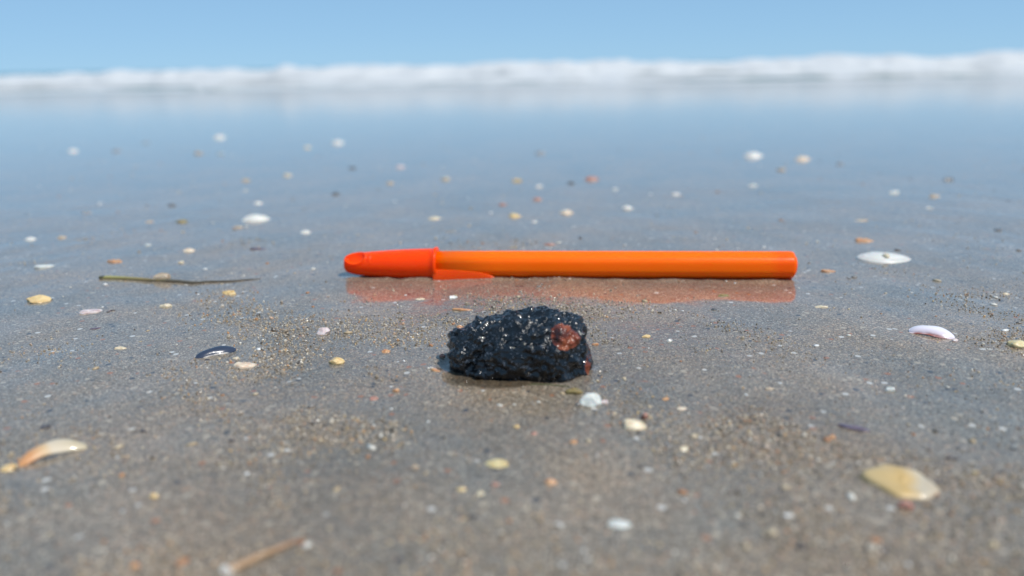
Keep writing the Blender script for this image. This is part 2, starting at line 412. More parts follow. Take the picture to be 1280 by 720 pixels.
cap = loft('cap', cs, cap_m, pen, 96)
# clip: flat tongue from the collar lying along the lower front of the barrel
bm = bmesh.new(); CL = .0215; K = 26; rings = []
for i in range(K + 1):
    u = i / K; x = cap_x - .001 + CL * u
    wz = .00195 * math.sqrt(max(.02, 1 - u ** 2.4)); th = .00062 * (1 - .45 * u)
    cy = -.00515 + .0004 * u; cz = -.00440 + wz
    ring = []
    for (sy2, sz2) in [(-1, -.75), (-1, .75), (-.7, 1), (.7, 1), (1, .75), (1, -.75), (.7, -1), (-.7, -1)]:
        yy, zz = sy2 * th, sz2 * wz; aa = R(20)
        ring.append(bm.verts.new((x, cy + yy * math.cos(aa) - zz * math.sin(aa) * -1, cz + zz * math.cos(aa) + yy * math.sin(aa))))
    rings.append(ring)
for i in range(K):
    for j in range(8): bm.faces.new((rings[i][j], rings[i][(j + 1) % 8], rings[i + 1][(j + 1) % 8], rings[i + 1][j]))
bm.faces.new(rings[0][::-1]); bm.faces.new(rings[-1]); bmesh.ops.recalc_face_normals(bm, faces=bm.faces)
me = bpy.data.meshes.new('clip'); bm.to_mesh(me); bm.free()
clip = link_obj('clip', me, cap_m, cap)
clip.modifiers.new('round', 'BEVEL').width = .0001

# ------------------------------------------------------------------ tar lump
def tar_material():
    m, n, L, b = mat('tar')
    tc = N(n, 'ShaderNodeTexCoord'); P = tc.outputs['Object']
    nz = N(n, 'ShaderNodeTexNoise', Scale=420.0, Detail=6.0, Roughness=.65); L.new(P, nz.inputs['Vector'])
    r = ramp(n, [(.42, (.0022, .0024, .003)), (.60, (.005, .006, .008)), (.76, (.022, .030, .045))]); L.new(nz.outputs['Fac'], r.inputs[0])
    v = N(n, 'ShaderNodeTexVoronoi', Scale=4200.0); L.new(P, v.inputs['Vector'])
    s = N(n, 'ShaderNodeSeparateColor'); L.new(v.outputs['Color'], s.inputs[0])
    g = N(n, 'ShaderNodeMath', operation='GREATER_THAN'); g.inputs[1].default_value = .955; L.new(s.outputs[0], g.inputs[0])
    mx = N(n, 'ShaderNodeMix', data_type='RGBA'); L.new(g.outputs[0], mx.inputs[0]); L.new(r.outputs[0], mx.inputs[6]); mx.inputs[7].default_value = (.08, .09, .11, 1)
    L.new(mx.outputs[2], b.inputs['Base Color'])
    n2 = N(n, 'ShaderNodeTexNoise', Scale=260.0, Detail=2.0); L.new(P, n2.inputs['Vector'])
    mr = N(n, 'ShaderNodeMapRange'); mr.inputs['From Min'].default_value = .35; mr.inputs['From Max'].default_value = .65; mr.inputs['To Min'].default_value = .07; mr.inputs['To Max'].default_value = .20
    L.new(n2.outputs['Fac'], mr.inputs['Value'])
    ge = N(n, 'ShaderNodeSeparateXYZ'); L.new(P, ge.inputs[0])      # the upper crust is dull and dusty, the foot is wet
    mr4 = N(n, 'ShaderNodeMapRange'); mr4.inputs['From Min'].default_value = .006; mr4.inputs['From Max'].default_value = .0125; mr4.inputs['To Max'].default_value = .10; L.new(ge.outputs['Z'], mr4.inputs['Value'])
    ad = N(n, 'ShaderNodeMath', operation='ADD'); L.new(mr.outputs[0], ad.inputs[0]); L.new(mr4.outputs[0], ad.inputs[1]); L.new(ad.outputs[0], b.inputs['Roughness'])
    b.inputs['IOR'].default_value = 1.40
    b.inputs['Coat Weight'].default_value = .5; b.inputs['Coat Roughness'].default_value = .04; b.inputs['Coat IOR'].default_value = 1.5
    n5 = N(n, 'ShaderNodeTexNoise', Scale=1100.0, Detail=1.0, Roughness=.5); L.new(P, n5.inputs['Vector'])
    bp5 = N(n, 'ShaderNodeBump', Distance=.00022, Strength=1.0); L.new(n5.outputs['Fac'], bp5.inputs['Height']); L.new(bp5.outputs[0], b.inputs['Coat Normal'])
    n3 = N(n, 'ShaderNodeTexNoise', Scale=1500.0, Detail=1.5, Roughness=.5); L.new(P, n3.inputs['Vector'])
    bp = N(n, 'ShaderNodeBump', Distance=.00010, Strength=1.0); L.new(n3.outputs['Fac'], bp.inputs['Height']); L.new(bp.outputs[0], b.inputs['Normal'])
    return m
def red_material():
    m, n, L, b = mat('red_resin')
    tc = N(n, 'ShaderNodeTexCoord'); P = tc.outputs['Object']
    nz = N(n, 'ShaderNodeTexNoise', Scale=330.0, Detail=6.0); L.new(P, nz.inputs['Vector'])
    r = ramp(n, [(.30, (.03, .008, .005)), (.50, (.17, .036, .014)), (.70, (.32, .095, .035))]); L.new(nz.outputs['Fac'], r.inputs[0]); L.new(r.outputs[0], b.inputs['Base Color'])
    b.inputs['Roughness'].default_value = .16
    n3 = N(n, 'ShaderNodeTexNoise', Scale=1400.0, Detail=3.0); L.new(P, n3.inputs['Vector'])
    bp = N(n, 'ShaderNodeBump', Distance=.0003, Strength=1.0); L.new(n3.outputs['Fac'], bp.inputs['Height']); L.new(bp.outputs[0], b.inputs['Normal'])
    return m
lump = bpy.data.objects.new('tar_lump', None); COL.objects.link(lump); lump.empty_display_size = .01
lump.location = (LUMP.x, LUMP.y, gz(LUMP.x, LUMP.y) - .0004)
tag(lump, 'glossy black lump of tar with a reddish patch, sitting in front of the pen', 'tar lump')
bm = bmesh.new(); bmesh.ops.create_icosphere(bm, subdivisions=7, radius=1)
co = np.array([v.co[:] for v in bm.verts]); fc = np.array([[v.index for v in f.verts] for f in bm.faces]); bm.free()
LW = .0330 / 2
sil_x = np.array([-1.0, -.98, -.80, -.65, -.45, -.28, -.07, .04, .14, .35, .56, .77, .90, .96, 1.0])
sil_z = np.array([.36, .50, .68, .80, .87, .93, 1.0, .95, .97, 1.0, .98, .90, .78, .64, .45])
def spow(a, p): return np.sign(a) * np.abs(a) ** p
nx_, ny_, nz_ = co.T
rx = spow(nx_, .66); ry = spow(ny_, .78); rz = spow(nz_, .62)
depth_h = .0102
x = rx * LW; y = ry * depth_h * (1 + .16 * rx) - rx * .0012; 
top = np.interp(rx, sil_x, sil_z)
ztop = .0132
z = np.where(rz > 0, rz * ztop * top / np.maximum(.35, (1 - np.abs(rx) ** 3.2) ** .42) * (1), rz * .0035)
z = np.minimum(z, ztop * 1.05 * (.55 + .5 * top))
x = x * (1 - .05 * np.clip(z / ztop, 0, 1)) 
P3 = np.stack([x, y, z], -1)
nrm = np.stack([nx_ / LW, ny_ / depth_h, nz_ / .012], -1); nrm /= np.linalg.norm(nrm, axis=1)[:, None]
disp = np.empty(len(co))
for i, p in enumerate(P3):
    q = Vector(p) * 1000
    a1 = noise.noise(q * .16 + Vector((3, 7, 1)))
    a2 = noise.noise(q * .36 + Vector((9, 2, 4)))
    a3 = 1 - abs(noise.noise(q * .75)) * 2
    a4 = noise.noise(q * 1.7); a5 = noise.noise(q * 3.6); a6 = noise.noise(q * 7.5)
    w1 = noise.voronoi(q * .42 + Vector((a1, a2, 0)))[0][0]; w2 = noise.voronoi(q * 1.05)[0][0]; w3 = noise.voronoi(q * 2.6)[0][0]
    low = max(0, min(1, (p[2] * 1000 - 2) / 9)) * .55 + .45 * max(0, min(1, (p[1] * 1000 + 6) / 8))
    disp[i] = 1.0 * a1 + 1.0 * a2 + 1.6 * (.5 - w1) + .60 * (.45 - w2) + (.14 + .08 * low) * (.5 - w3) + .16 * a4 + (.05 + .05 * low) * a5 + .03 * a6
P3 = P3 + nrm * disp[:, None] * .001
uc = 1 - .06 * np.clip((.0032 - P3[:, 2]) / .0032, 0, 1)          # undercut foot
P3[:, 0] *= uc; P3[:, 1] *= uc
tar_me = pydata('tar_body', P3, fc)
tar = link_obj('tar_body', tar_me, tar_material(), lump)
print('tar extents', P3.min(0), P3.max(0))
vn = np.zeros(len(P3) * 3, dtype=np.float32); tar_me.vertices.foreach_get('normal', vn); vn = vn.reshape(-1, 3)
red_m = red_material()
def patch(name, px, py, rw, rh, off, seed):
    """a conforming raised patch of reddish matter round the point of the lump seen at px,py"""
    o = Vector((0, 0, CAM_H)); d = ray(px, py).normalized()
    loc = lump.location
    pts = P3 + np.array(loc); rel = pts - np.array(o); tt = rel @ np.array(d)
    perp = np.linalg.norm(rel - tt[:, None] * np.array(d), axis=1)
    cand = np.where(perp < .0006)[0]
    if len(cand) == 0: return
    c = P3[cand[np.argmin(tt[cand])]]
    q = P3 - c
    nzv = np.array([noise.noise(Vector(p) * 900 + Vector((seed, 0, 0))) for p in P3 * 1.0])
    e = np.sqrt((q[:, 0] / rw) ** 2 + (q[:, 2] / rh) ** 2 + (q[:, 1] / (rw * 1.3)) ** 2) + .13 * nzv
    ok = e < 1
    fs = fc[ok[fc].all(1)]
    if len(fs) == 0: return
    used, inv = np.unique(fs, return_inverse=True)
    vv = P3[used] + vn[used] * (off * (1 - e[used][:, None] ** 3) - .00006)
    return link_obj(name, pydata(name, vv, inv.reshape(fs.shape)), red_m, lump)
patch('red_patch', 712, 417, .0044, .0035, .00016, 5)
patch('red_patch', 738, 460, .0011, .0040, .0002, 15)
# ------------------------------------------------------------------ shells, pebbles and fragments
PAL = {
 'white': ((.74, .71, .65), (.60, .56, .50)), 'cream': ((.70, .60, .43), (.60, .45, .27)), 'tan': ((.48, .38, .27), (.38, .29, .20)),
 'orange': ((.58, .32, .15), (.46, .20, .09)), 'peach': ((.72, .60, .46), (.66, .46, .30)), 'yellow': ((.74, .54, .26), (.60, .38, .14)),
 'pink': ((.66, .56, .54), (.48, .36, .34)), 'grey': ((.30, .31, .32), (.20, .20, .21)), 'dark': ((.11, .11, .11), (.07, .07, .07)),
 'purple': ((.16, .12, .16), (.09, .07, .10)), 'red': ((.44, .22, .16), (.34, .14, .10)), 'olive': ((.30, .23, .08), (.18, .13, .04)),
 'lime': ((.66, .56, .30), (.56, .40, .17)), 'milky': ((.66, .67, .62), (.50, .50, .45)), 'lilac': ((.62, .56, .62), (.48, .40, .46)),
}
MC = {}
def shell_mat(key):
    if key in MC: return MC[key]
    c1, c2 = PAL[key]
    m, n, L, b = mat('shell_' + key)
    tc = N(n, 'ShaderNodeTexCoord'); P = tc.outputs['Generated']; oi = N(n, 'ShaderNodeObjectInfo')
    nz = N(n, 'ShaderNodeTexNoise', Scale=3.5, Detail=5.0, noise_dimensions='4D'); L.new(P, nz.inputs['Vector']); 
    m8 = N(n, 'ShaderNodeMath', operation='MULTIPLY'); m8.inputs[1].default_value = 50; L.new(oi.outputs['Random'], m8.inputs[0]); L.new(m8.outputs[0], nz.inputs['W'])
    r = ramp(n, [(.36, c2), (.56, c1), (.8, tuple(min(.85, q * 1.15) for q in c1))]); L.new(nz.outputs['Fac'], r.inputs[0])
    ws = N(n, 'ShaderNodeTexWave', Scale=5.0, Distortion=3.0, Detail=2.0); ws.wave_type = 'RINGS'; L.new(P, ws.inputs['Vector'])
    mx = N(n, 'ShaderNodeMix', data_type='RGBA', blend_type='MULTIPLY'); mx.inputs[0].default_value = .22; L.new(r.outputs[0], mx.inputs[6]); L.new(ws.outputs['Color'], mx.inputs[7])
    L.new(mx.outputs[2], b.inputs['Base Color'])
    b.inputs['Roughness'].default_value = .45; b.inputs['Coat Weight'].default_value = .25; b.inputs['Coat Roughness'].default_value = .2
    b.inputs['Subsurface Weight'].default_value = .15; b.inputs['Subsurface Scale'].default_value = .001
    bp = N(n, 'ShaderNodeBump', Distance=.0002, Strength=.5); L.new(nz.outputs['Fac'], bp.inputs['Height']); L.new(bp.outputs[0], b.inputs['Normal'])
    MC[key] = m
    return m
def outline(rnd, kind, n):
    """radius of the outline per angle, 0..1"""
    if kind == 'valve':
        return [1 + .10 * math.cos(t) + (.16 * math.exp(-((t - math.pi / 2) / .22) ** 2)) for t in [2 * math.pi * k / n for k in range(n)]]
    c = rnd.randint(5, 7); angs = sorted(2 * math.pi * (k + rnd.uniform(-.28, .28)) / c for k in range(c))
    pts = [(math.cos(a) * rnd.uniform(.72, 1.08), math.sin(a) * rnd.uniform(.72, 1.08)) for a in angs]
    out = []
    for k in range(n):
        t = 2 * math.pi * k / n; dx, dy = math.cos(t), math.sin(t); best = 1.0
        for i in range(c):
            (x1, y1), (x2, y2) = pts[i], pts[(i + 1) % c]
            den = dx * (y2 - y1) - dy * (x2 - x1)
            if abs(den) < 1e-9: continue
            s = (x1 * (y2 - y1) - y1 * (x2 - x1)) / den; u = (x1 * dy - y1 * dx) / den
            if s > 0 and -.001 <= u <= 1.001: best = s; break
        out.append(best)
    o2 = [(out[k - 1] + 2 * out[k] + out[(k + 1) % n]) / 4 for k in range(n)]
    return o2
def make_valve(w, d, h, rnd, ribs=0, kind='valve', hole=False):
    n, rr = 48, 14; ol = outline(rnd, kind, n); v = [(0, 0, h)]; th = min(.0009, h * .35 + .0002)
    for i in range(1, rr + 1):
        u = i / rr
        for k in range(n):
            t = 2 * math.pi * k / n; r = ol[k] * u
            z = h * (1 - u ** 2.2) ** .75 if u < 1 else 0
            z += h * .03 * math.sin(u * 30) + (h * .04 * math.sin(ribs * t) * u if ribs else 0)
            if kind != 'valve': z = h * .62 * (1 - u ** 7) ** .5 + h * .34 * math.cos(t + w * 9e3) * u * (1 - .3 * u)
            if kind != 'valve': z += h * .16 * noise.noise(Vector((math.cos(t) * u * 2, math.sin(t) * u * 2, w * 9000)))
            v.append((w / 2 * r * math.cos(t), d / 2 * r * math.sin(t), z))
    top = len(v)
    v2 = [(x * .9, y * .9, z - th) for x, y, z in v]; v += v2; f = []
    for s, flip in ((0, 0), (top, 1)):
        for k in range(n):
            k2 = (k + 1) % n; q = (s, s + 1 + k, s + 1 + k2); f.append(q[::-1] if flip else q)
            for i in range(rr - 1):
                a, b_ = s + 1 + i * n + k, s + 1 + i * n + k2; q = (a, a + n, b_ + n, b_); f.append(q[::-1] if flip else q)
    base = 1 + (rr - 1) * n
    for k in range(n):
        a, b_ = base + k, base + (k + 1) % n; f.append((a, a + top, b_ + top, b_))
    me = bpy.data.meshes.new('shell'); me.from_pydata(v, [], f); me.update()
    return me
def make_pebble(w, d, h, rnd, ang=.62):
    bm = bmesh.new(); bmesh.ops.create_icosphere(bm, subdivisions=4, radius=1)
    o = Vector((rnd.uniform(0, 50), rnd.uniform(0, 50), rnd.uniform(0, 50)))
    pl = [(Vector((rnd.uniform(-1, 1), rnd.uniform(-1, 1), rnd.uniform(-.2, 1))).normalized(), rnd.uniform(.62, .86)) for _ in range(7)]
    for vt in bm.verts:
        p = vt.co.copy()
        for nn, dd in pl:
            s = p.dot(nn) - dd
            if s > 0: p -= nn * s * ang * 1.5
        p += p.normalized() * (.13 * noise.noise(p * 1.6 + o) + .04 * noise.noise(p * 5 + o))
        vt.co = (p.x * w / 2, p.y * d / 2, p.z * h * .78 + h * .34)
    me = bpy.data.meshes.new('pebble'); bm.to_mesh(me); bm.free()
    return me

# kind, px, py, w, h, turn, colour, name, label
S = 'shell_fragment'; B = 'seashell'; P_ = 'pebble'
ITEMS = [
 ('v', 90, 187, 15, 11, 0, 'white', B, 'blurred whitish shell farthest left on the distant wet sand'),
 ('f', 146, 188, 14, 5, 0, 'grey', S, 'faint grey fragment right of the whitish shell at far left'),
 ('f', 182, 178, 10, 4, 0, 'grey', S, 'very faint grey speck far off between the left shell and the tan pebble'),
 ('v', 273, 170, 18, 10, 0, 'white', B, 'pale blurred shell in the farthest left row, above a small bluish one'),
 ('p', 247, 190, 13, 9, 0, 'tan', P_, 'blurred tan pebble left of the small bluish white shell'),
 ('p', 276, 191, 9, 8, 0, 'milky', P_, 'small bluish white pebble beside the blurred tan pebble far left'),
 ('v', 384, 183, 11, 8, 0, 'cream', B, 'small pale cream shell left of the large bright far shell'),
 ('v', 421, 176, 19, 14, 0, 'white', B, 'largest bright white shell of the farthest row left of centre'),
 ('p', 359, 218, 12, 8, 0, 'cream', P_, 'pale cream pebble midway between the far shell and the big white clam'),
 ('p', 306, 224, 13, 9, 0, 'tan', P_, 'brownish pebble with a tiny white chip just in front'),
 ('f', 306, 237, 8, 5, 0, 'milky', S, 'tiny white chip in front of the brownish pebble'),
 ('p', 440, 209, 10, 6, 0, 'dark', P_, 'dark blurred pebble between the bright far shell and pinkish shell'),
 ('v', 500, 207, 14, 10, 0, 'pink', B, 'pinkish white blurred shell far behind the pen cap'),
 ('p', 487, 228, 12, 7, 0, 'tan', P_, 'dull tan pebble just in front of the pinkish white far shell'),
 ('p', 420, 242, 12, 5, 0, 'dark', P_, 'flat dark brown pebble behind and left of the pen cap'),
 ('v', 322, 253, 13, 7, 0, 'white', B, 'small pale shell directly behind the big white clam shell'),
 ('v', 317, 272, 40, 15, .2, 'white', B, 'big white clam shell with a worn hole, left background'),
 ('p', 297, 284, 14, 5, 0, 'tan', P_, 'tan pebble touching the reflection of the big white clam shell'),
 ('p', 214, 256, 12, 6, 0, 'dark', P_, 'dark grey pebble standing alone behind the twig, left background'),
 ('p', 227, 277, 16, 6, 0, 'olive', P_, 'brown olive pebble left of the big white clam shell'),
 ('f', 186, 277, 13, 4, 0, 'tan', S, 'flat tan chip left of the brown olive pebble'),
 ('v', 381, 290, 16, 7, 0, 'white', B, 'bright white small shell right of the big clam shell'),
 ('v', 37, 298, 16, 7, 0, 'white', B, 'white small shell near the left edge beside a tan one'),
 ('v', 76, 296, 14, 6, 0, 'tan', B, 'small tan shell right of the white one by the left edge'),
 ('v', 235, 313, 18, 8, 0, 'peach', B, 'pale peach shell standing behind the twig'),
 ('p', 226, 328, 8, 4, 0, 'cream', P_, 'tiny cream pebble between the peach shell and the twig'),
 ('f', 143, 327, 20, 6, 0, 'orange', S, 'flat orange brown fragment behind the left end of the twig'),
 ('f', 185, 306, 11, 4, 0, 'milky', S, 'faint whitish chip left of the peach shell'),
 ('f', 325, 311, 24, 4, 0, 'purple', S, 'thin dark purple fragment behind the right tip of the twig'),
 ('f', 55, 333, 26, 7, .1, 'milky', S, 'flat milky fragment under water near the left edge'),
 ('f', 107, 266, 16, 5, 0, 'grey', S, 'faint grey chip far behind the left end of the twig'),
 ('p', 47, 375, 32, 13, .1, 'yellow', P_, 'flat yellowish tan stone in front of the twig at far left'),
 ('f', 110, 390, 26, 8, .5, 'pink', S, 'pale sliver of shell right of the yellowish flat stone'),
 ('f', 206, 381, 17, 7, 0, 'cream', S, 'cream sandy fragment in front of the middle of the twig'),
 ('f', 285, 365, 20, 8, 0, 'yellow', S, 'yellowish fragment just in front of the twig near its right tip'),
 ('p', 404, 413, 20, 13, .2, 'pink', P_, 'pinkish angular stone in front of the pen cap, left of the lump'),
 ('p', 419, 451, 23, 13, .1, 'yellow', P_, 'round yellow pebble left of the tar lump'),
 ('f', 150, 435, 13, 5, 0, 'cream', S, 'small cream chip left of the blue black mussel piece'),
 ('f', 119, 410, 14, 3, .3, 'purple', S, 'thin dark sliver in front of the pale sliver at left'),
 ('f', 306, 454, 29, 12, .25, 'peach', S, 'cream shell fragment with a small tip, right of the mussel piece'),
 ('f', 294, 446, 9, 4, 0, 'cream', S, 'tiny cream tip touching the peach cream fragment'),
 ('p', 9, 583, 22, 13, .3, 'yellow', P_, 'yellow pebble cut by the left edge beside the arched orange shell'),
 ('p', 152, 593, 9, 8, 0, 'orange', P_, 'small orange grain right of the arched orange shell'),
 ('p', 193, 620, 11, 9, 0, 'yellow', P_, 'small dull yellow pebble at lower left, behind the orange one'),
 ('p', 168, 708, 14, 12, 0, 'orange', P_, 'orange pebble at the bottom edge, lower left'),
 ('p', 621, 581, 32, 16, -.2, 'lime', P_, 'greenish yellow pebble in the blurred foreground below the lump'),
 ('p', 483, 438, 13, 7, 0, 'orange', P_, 'small orange pebble between the yellow pebble and the lump'),
 ('p', 495, 490, 10, 7, 0, 'orange', P_, 'tiny orange pebble in front and left of the tar lump'),
 ('f', 467, 499, 13, 6, 0, 'red', S, 'reddish brown chip left of the tiny orange pebble'),
 ('p', 543, 272, 20, 6, 0, 'cream', P_, 'pale cream flat pebble behind the pen, nearest the collar of the cap'),
 ('p', 557, 223, 13, 7, 0, 'cream', P_, 'faint cream pebble far behind the pen left of centre'),
 ('p', 644, 269, 18, 8, 0, 'yellow', P_, 'yellow pebble behind the middle of the pen'),
 ('p', 668, 277, 9, 5, 0, 'white', P_, 'small white pebble right of the yellow one behind the pen'),
 ('p', 672, 248, 13, 8, 0, 'red', P_, 'reddish pebble far behind the middle of the pen'),
 ('p', 628, 255, 12, 5, 0, 'red', P_, 'faint reddish pebble left of the stronger reddish one behind the pen'),
 ('p', 674, 232, 11, 8, 0, 'white', P_, 'whitish pebble behind the reddish one in the middle distance'),
 ('p', 646, 225, 14, 7, 0, 'yellow', P_, 'dull yellow pebble left of the whitish one in the middle distance'),
 ('v', 675, 190, 17, 9, 0, 'grey', B, 'pale grey shell in the farthest row above the pen middle'),
 ('p', 714, 228, 11, 6, 0, 'dark', P_, 'small dark pebble left of the reddish brown shell'),
 ('v', 739, 222, 22, 12, 0, 'red', B, 'reddish brown shell in the middle distance behind the pen'),
 ('p', 769, 236, 9, 5, 0, 'milky', P_, 'tiny bluish pebble right of the reddish brown shell'),
 ('p', 709, 265, 20, 8, 0, 'peach', P_, 'cream peach pebble behind the pen right of the yellow one'),
 ('p', 785, 259, 18, 8, 0, 'white', P_, 'bright white pebble behind the pen, rightmost of the near row'),
 ('p', 688, 305, 18, 4, 0, 'red', P_, 'reddish chip peeping just behind the pen barrel'),
 ('p', 845, 242, 12, 7, 0, 'white', P_, 'white pebble on bare wet sand behind the right half of the pen'),
 ('v', 941, 193, 29, 12, 0, 'white', B, 'larger white shell of the distant pair at right'),
 ('v', 1003, 197, 23, 12, .3, 'peach', B, 'cream shell right of the larger white one in the distant pair'),
 ('p', 977, 211, 12, 8, 0, 'tan', P_, 'faint tan pebble in front of the distant pair of shells'),
 ('p', 941, 232, 12, 5, 0, 'milky', P_, 'faint whitish pebble below the faint tan one, right background'),
 ('p', 1051, 204, 11, 5, 0, 'grey', P_, 'faint grey pebble right of the distant pair of shells'),
 ('p', 1118, 240, 14, 6, 0, 'milky', P_, 'pale bluish pebble in the right background'),
 ('p', 1168, 245, 15, 6, 0, 'tan', P_, 'faint tan pebble right of the pale bluish one'),
 ('p', 1161, 260, 10, 4, 0, 'milky', P_, 'faint whitish chip in front of the faint tan pebble at right'),
 ('p', 1187, 224, 15, 5, 0, 'dark', P_, 'greyish dark pebble farthest right in the background'),
 ('f', 1082, 299, 28, 9, 0, 'orange', S, 'orange tan fragment behind the large white shell at right'),
 ('f', 1076, 275, 22, 4, 0, 'tan', S, 'flat dull fragment under water behind the orange tan one'),
 ('p', 1248, 287, 12, 4, 0, 'dark', P_, 'small dark chip on the smooth wet sand near the right edge'),
 ('f', 1037, 338, 18, 5, 0, 'orange', S, 'small orange fragment right of the blunt end of the pen'),
 ('p', 1068, 346, 8, 4, 0, 'dark', P_, 'tiny brown pebble in front of the large white shell'),
 ('f', 1026, 385, 18, 5, 0, 'cream', S, 'cream sliver in front of the blunt end of the pen'),
 ('p', 1272, 431, 28, 14, 0, 'lime', P_, 'pale yellow stone cut by the right edge'),
 ('f', 1113, 484, 14, 8, 0, 'milky', S, 'small milky triangular chip below the lilac shell fragment'),
 ('f', 1069, 533, 36, 10, -.3, 'purple', S, 'dull purple sliver of shell lower right'),
 ('p', 1040, 546, 10, 9, 0, 'orange', P_, 'small orange pebble left of the dull purple sliver'),
 ('p', 852, 509, 14, 6, 0, 'peach', P_, 'small elongated peach chip right of the white stone'),
 ('p', 832, 497, 10, 6, 0, 'orange', P_, 'tiny rusty chip behind the elongated peach chip'),
 ('p', 837, 426, 7, 5, 0, 'white', P_, 'tiny white grain right of the tar lump'),
 ('p', 808, 420, 12, 6, 0, 'yellow', P_, 'dull yellow grain just right of the tar lump'),
 ('p', 718, 492, 24, 14, 0, 'olive', P_, 'olive brown pebble between the lump and the white stone'),
 ('p', 739, 503, 31, 23, .2, 'milky', P_, 'milky white stone in front of the right end of the lump'),
 ('f', 756, 504, 10, 6, 0, 'pink', S, 'tiny pale chip leaning on the milky white stone'),
 ('f', 795, 533, 37, 20, -.3, 'cream', S, 'cream yellow angular shell fragment with a rusty corner'),
 ('p', 855, 559, 16, 9, .4, 'cream', P_, 'small cream oval pebble lower right of the angular fragment'),
 ('p', 689, 604, 17, 12, .2, 'orange', P_, 'bright orange pebble in the blurred foreground'),
 ('p', 717, 556, 11, 8, 0, 'orange', P_, 'dull orange grain between the white stone and the bright orange pebble'),
 ('p', 668, 545, 10, 6, 0, 'red', P_, 'small red grain behind the greenish yellow pebble'),
 ('p', 646, 535, 9, 7, 0, 'yellow', P_, 'small yellow grain left of the small red grain'),
 ('p', 620, 610, 11, 7, 0, 'red', P_, 'reddish brown grain in front of the greenish yellow pebble'),
 ('p', 577, 616, 12, 8, 0, 'yellow', P_, 'dull orange yellow grain, left of the reddish brown grain'),
 ('p', 600, 622, 12, 8, 0, 'cream', P_, 'pale cream grain between two duller ones in the foreground'),
 ('p', 519, 587, 12, 8, 0, 'tan', P_, 'tan grain in the blurred foreground left of the greenish yellow pebble'),
 ('v', 772, 654, 34, 15, -.2, 'milky', B, 'bluish white oval shell at the bottom centre right'),
 ('f', 566, 372, 11, 5, .3, 'white', S, 'tiny white flake on the orange reflection of the pen cap'),
 ('f', 578, 388, 26, 5, -.3, 'orange', S, 'thin orange flake behind the top left of the tar lump'),
 ('p', 525, 374, 13, 4, 0, 'cream', P_, 'pale flat grain in the reflection of the pen cap'),
 ('p', 904, 370, 17, 5, 0, 'olive', P_, 'olive grain in the reflection under the blunt end of the pen'),
 ('p', 893, 387, 8, 4, 0, 'dark', P_, 'tiny black grain in front of the pen reflection'),
 ('p', 575, 410, 9, 9, 0, 'orange', P_, 'small tan orange grain stuck at the upper left of the lump'),
 ('p', 553, 446, 8, 7, 0, 'red', P_, 'tiny red grain touching the left side of the lump'),
 ('f', 545, 466, 18, 4, -.6, 'orange', S, 'thin rusty flake at the left rim of the pool'),
 ('f', 744, 430, 9, 5, 0, 'orange', S, 'tiny orange flake at the right side of the lump'),
 ('p', 1194, 426, 10, 5, 0, 'pink', P_, 'small pinkish grain right of the lilac shell fragment'),
 ('p', 1258, 366, 10, 4, 0, 'cream', P_, 'small cream grain behind the pale yellow stone'),
 ('p', 962, 484, 12, 6, 0, 'tan', P_, 'tan grain on the sand midway between the lump and the purple sliver'),
]
cat = {S: 'shell fragment', B: 'seashell', P_: 'pebble'}
grp = {S: 'shell fragments scattered on the wet sand', B: 'seashells lying on the wet sand', P_: 'pebbles scattered on the wet sand'}
for idx, (k, px, py, wp, hp, turn, colr, name, label) in enumerate(ITEMS):
    rnd = random.Random(idx * 31 + 5)
    c = at(px, py + hp * .22); D = depth_of(c); u = D / FPX
    # what depth of field spreads out is real size spread thin: keep measured size but no smaller than a grain
    coc = FPX * .0029 * abs(1 / D - 1 / .196)
    we = wp * (1.2 if k == 'f' else .95) * u
    hh = hp * (1.2 if k == 'f' else .9) * u
    sinA = (CAM_H / c.length) if c.length else .2
    el = math.asin(min(.99, CAM_H / math.sqrt(c.x ** 2 + c.y ** 2 + CAM_H ** 2)))
    d = we * (.72 if k != 'f' else .62)
    z = (hh - d * math.sin(el)) / math.cos(el)
    if z < we * .12: z = we * .12; d = max(we * .3, (hh - z * math.cos(el)) / math.sin(el))
    z = min(z, we * (.27 if c.y > .28 else .5)); sink = .32 if c.y > .28 else .16
    if k == 'v': me = make_valve(we, d, z, rnd, ribs=rnd.choice([0, 18, 24]))
    elif k == 'f': me = make_valve(we, d, z, rnd, kind='frag')
    else: me = make_pebble(we, d, z, rnd)
    o = link_obj(name, me, shell_mat(colr))
    o.location = (c.x, c.y + d * .1, gz(c.x, c.y) - z * sink)
    o.rotation_euler = (rnd.uniform(-.06, .06), rnd.uniform(-.06, .06), turn + rnd.uniform(-.15, .15))
    tag(o, label, cat[name], grp[name])

